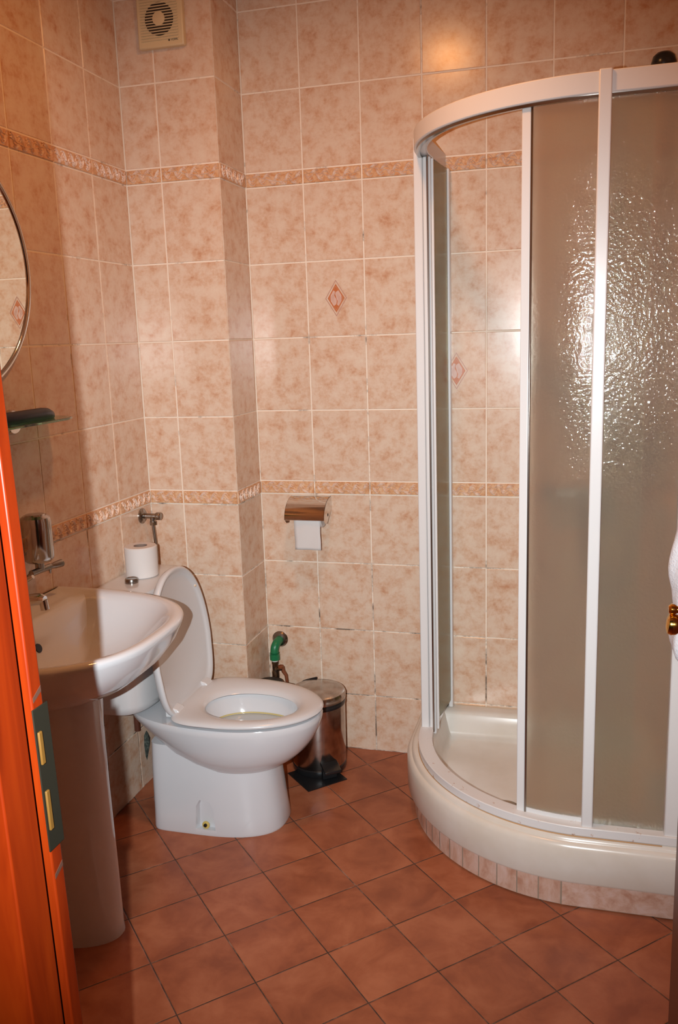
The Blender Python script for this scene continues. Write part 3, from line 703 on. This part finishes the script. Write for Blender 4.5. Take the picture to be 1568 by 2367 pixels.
for (xa, xb) in ((SCX-.045, XE-.002),):
    ox = 11.3; i_ = mb.pts([(xa+.002, SCY-RP, .003), (xb, SCY-RP, .003), (xb, SCY-RP, .0765), (xa+.002, SCY-RP, .0765)]); mb.face(i_, 1, [(ox,0),(ox+.24,0),(ox+.24,.08),(ox,.08)])
for (ya, yb) in ((SCY+.02, SCY+.12), (SCY+.125, YE-.002)):
    ox = 15.3; i_ = mb.pts([(SCX-RP, yb, .003), (SCX-RP, ya, .003), (SCX-RP, ya, .0765), (SCX-RP, yb, .0765)]); mb.face(i_, 1, [(ox,0),(ox+.1,0),(ox+.1,.08),(ox,.08)])
plinth = struct(mb.build('trim_3', [mat('plinth_grout', (.36,.25,.18), .8), M_plinth], smooth=30), 'curved plinth of narrow pink tiles under the shower tray')

# ------------------------------------------------------------------ shower enclosure
ECX, ECY, ZE0, ZE1 = 1.450, -.030, .2063, 2.050
T = empty('shower_enclosure', (1.2, -.2, .206)); tag(T, 'quadrant shower enclosure with white frame and pebbled glass sliding doors', 'shower enclosure')
def band(Ro, Ri, z0, z1, a0=0, a1=90, straight=True, n=40):
    """curved rail section between two radii, optionally with straight arms to the walls"""
    mb = MB(); secs = []
    def P(k):
        if straight:
            seq = [('y', YE-.0)] + [('a', a0+(a1-a0)*i/n) for i in range(n+1)] + [('x', XE)]
        else: seq = [('a', a0+(a1-a0)*i/n) for i in range(n+1)]
        return seq
    for kind, v in P(0):
        if kind == 'y': c2 = [(ECX-Ro+.010, v), (ECX-Ri+.010, v)]
        elif kind == 'x': c2 = [(v, ECY-Ro), (v, ECY-Ri)]
        else:
            a_ = pi + math.radians(v); c2 = [(ECX+Ro*cos(a_), ECY+Ro*sin(a_)), (ECX+Ri*cos(a_), ECY+Ri*sin(a_))]
        (xo, yo), (xi, yi) = c2
        secs.append([(xo, yo, z0), (xo, yo, z1), (xi, yi, z1), (xi, yi, z0)])
    mb.loft(secs); return mb
band(.500, .462, 2.003, ZE1).build('top_rail', M_frame, T, smooth=25, bevel=.003)
band(.4935, .4835, 1.996, 2.003).build('rail_gasket', M_dchrome, T, smooth=25)
band(.513, .468, ZE0, .231).build('bottom_rail', M_frame, T, smooth=25, bevel=.002)
# posts
def post(x0, x1, y0, y1, name='post', z0=ZE0+.0004, z1=ZE1+.002, m=M_frame, b=.003):
    mb = MB(); mb.box(x0, x1, y0, y1, z0, z1); return mb.build(name, m, T, bevel=b)
post(.940, .966, -.034, .004); post(.966, .990, -.030, -.004, b=.004, z1=2.0)
post(1.446, 1.474, -.536, -.492)
post(1.648, XE, -.536, -.494, 'wall_profile'); post(.998, 1.013, YE-.030, YE, 'wall_profile', z1=2.002)
def pane(path, z0, z1, name, m, parent=T, th=.005):
    mb = MB(); secs = []
    for k, (x, y) in enumerate(path):
        xa, ya = path[max(k-1, 0)]; xb, yb = path[min(k+1, len(path)-1)]; d = math.hypot(xb-xa, yb-ya); nx, ny = -(yb-ya)/d*th/2, (xb-xa)/d*th/2
        secs.append([(x+nx, y+ny, z0), (x+nx, y+ny, z1), (x-nx, y-ny, z1), (x-nx, y-ny, z0)])
    mb.loft(secs); return mb.build(name, m, parent, smooth=30)
def arcp(R, a0, a1, n=24): return [(ECX+R*cos(pi+math.radians(a0+(a1-a0)*i/n)), ECY+R*sin(pi+math.radians(a0+(a1-a0)*i/n))) for i in range(n+1)]
pane([(.995, YE-.020), (.970, .006)], .229, 2.002, 'fixed_pane', M_frost2)
pane([(1.475, ECY-.483), (1.647, ECY-.483)], .229, 2.002, 'fixed_pane', M_frost)
# curved sliding door, pushed to the right
AL = 70.5
dr_ = MB()
def stile(a_, R, wd, dp, z0, z1, name, parent, m=M_frame):
    A = pi + math.radians(a_); mb = MB(); d_ = Vector((cos(A), sin(A), 0)); s_ = Vector((-sin(A), cos(A), 0)); c_ = Vector((ECX, ECY, 0)) + d_*R
    mb.loft([[c_ + s_*u + d_*v + Vector((0,0,z)) for u, v in ((-wd/2,-dp/2),(wd/2,-dp/2),(wd/2,dp/2),(-wd/2,dp/2))] for z in (z0, z1)]); return mb.build(name, m, parent, bevel=.002)
sd = pane(arcp(.479, AL+.9, 104), .236, 2.0, 'sliding_door_glass', M_frost)
stile(AL, .479, .022, .016, .229, 2.002, 'door_stile', sd); stile(AL+1.6, .485, .005, .006, .229, 2.0, 'door_seal', sd, M_dchrome)
band(.484, .473, .229, .243, AL+1, 92, False).build('door_bottom_bar', M_frame, sd, smooth=25)
# left sliding door, pushed back behind the fixed pane
sd2 = pane([(1.004, YE-.036), (.990, .06), (.981, .02)], .236, 2.0, 'sliding_door_glass', M_frost2)
mb = MB(); mb.box(.978, .986, -.006, .014, .229, 2.0); mb.build('door_stile', M_frame, sd2, bevel=.0015)
mb = MB(); mb.box(.980, .985, -.048, -.034, .222, 2.0); mb.build('door_seal', M_dchrome, sd2, bevel=.001)
mb = MB(); mb.box(.984, .9895, -.018, -.010, .235, 1.985); mb.build('door_seal', mat('brown_seal', (.36,.17,.08), .5), sd2)
mb = MB(); mb.box(.990, .997, -.022, -.012, .222, 1.995); mb.build('door_stile', M_frame, sd2, bevel=.0015)
# rust where the frame meets the tray
for (x, y, r_) in ((.962,-.045,.010),(.968,-.066,.006)):
    mb = MB(); mb.lathe([(r_,0),(r_*.8,.003),(.001,.004)], (x,y,.206), n=9); mb.build('rust_patch', M_rust, tray)
mb = MB(); mb.tube([(x, y, .2048) for x, y in [(ECX+.5135*cos(pi+pi/2*k/40), ECY+.5135*sin(pi+pi/2*k/40)) for k in range(41)] + [(XE-.04, ECY-.5135)]], .0018, 8); mb.build('rail_sealant', mat('stained_sealant', (.50,.28,.12), .5), tray)

# ------------------------------------------------------------------ shower mixer and head inside
T = empty('shower_mixer', (1.44, YB, .95)); tag(T, 'chrome shower mixer blurred behind the pebbled glass', 'mixer')
mb = MB(); mb.tube([(1.36,YB-.05,.985),(1.52,YB-.05,.985)], .022, 20); mb.tube([(1.38,YB,.985),(1.38,YB-.05,.985)], .018, 16); mb.tube([(1.50,YB,.985),(1.50,YB-.05,.985)], .018, 16); mb.build('mixer_body', M_chrome, T)
mb = MB(); mb.lathe([(.027,0),(.027,.03),(.02,.036),(.001,.036)], (1.345,YB-.05,.985), (-1,0,0), 24); mb.build('mixer_knob', M_dchrome, T)
mb = MB(); mb.tube(bez((1.44,YB-.05,.965),(1.42,YB-.12,.55),(1.60,YB-.12,.50),(1.632,YB-.055,1.15), 30), .007, 12); mb.build('hose', M_dchrome, T)
T = empty('hand_shower', (1.63, YB, 1.2)); tag(T, 'dark-topped shower head on a rail above the enclosure frame', 'shower head')
mb = MB(); mb.tube([(1.632,YB-.045,1.15),(1.632,YB-.045,2.20)], .010, 16); mb.tube([(1.632,YB,1.17),(1.632,YB-.045,1.17)], .010, 12); mb.tube([(1.632,YB,2.16),(1.632,YB-.045,2.16)], .010, 12); mb.build('riser_rail', M_chrome, T)
mb = MB(); mb.lathe([(.001,.0),(.020,-.003),(.030,-.012),(.035,-.03),(.030,-.05),(.012,-.075)], (1.632,YB-.055,2.262), n=28); mb.build('shower_head', M_black, T)

# ------------------------------------------------------------------ towel on the right wall
mb = MB(); rings = []
prof = [(1.30,.010,.012),(1.27,.020,.018),(1.22,.040,.028),(1.15,.062,.038),(1.09,.075,.046),(1.045,.084,.052),(1.01,.083,.052),(.985,.076,.047),(.965,.078,.048),(.945,.074,.045),(.92,.070,.043),(.895,.074,.047),(.870,.078,.048),(.845,.074,.044),(.828,.055,.034),(.82,.03,.02)]
for z, ry, rx in prof:
    r_ = []
    for k in range(56):
        a_ = 2*pi*k/56; wv = 1 + .10*sin(5*a_ + z*9) + .05*sin(11*a_ - z*17) + .07*noise.noise(Vector((cos(a_)*2, sin(a_)*2, z*14)))
        r_.append((XR - .004 - rx*.82 + rx*.79*cos(a_)*(wv if cos(a_) < 0 else 1), -.885 + ry*.85*sin(a_)*wv, z))
    rings.append(r_)
mb.loft(rings); tw = mb.build('hanging_towel', M_terry, smooth=80, subsurf=1); tag(tw, 'white terry towel bunched on the right wall beside the shower', 'towel')
T = empty('towel_hook', (XR, -.885, 1.31)); tag(T, 'small chrome hook on the right wall above the towel', 'hook')
mb = MB(); mb.lathe([(.018,0),(.018,.004),(.006,.006)], (XR,-.885,1.315), (-1,0,0), 24); mb.tube(bez((XR-.004,-.885,1.315),(XR-.03,-.885,1.31),(XR-.035,-.885,1.30),(XR-.035,-.885,1.33), 8), .004, 10); mb.build('hook_arm', M_chrome, T)
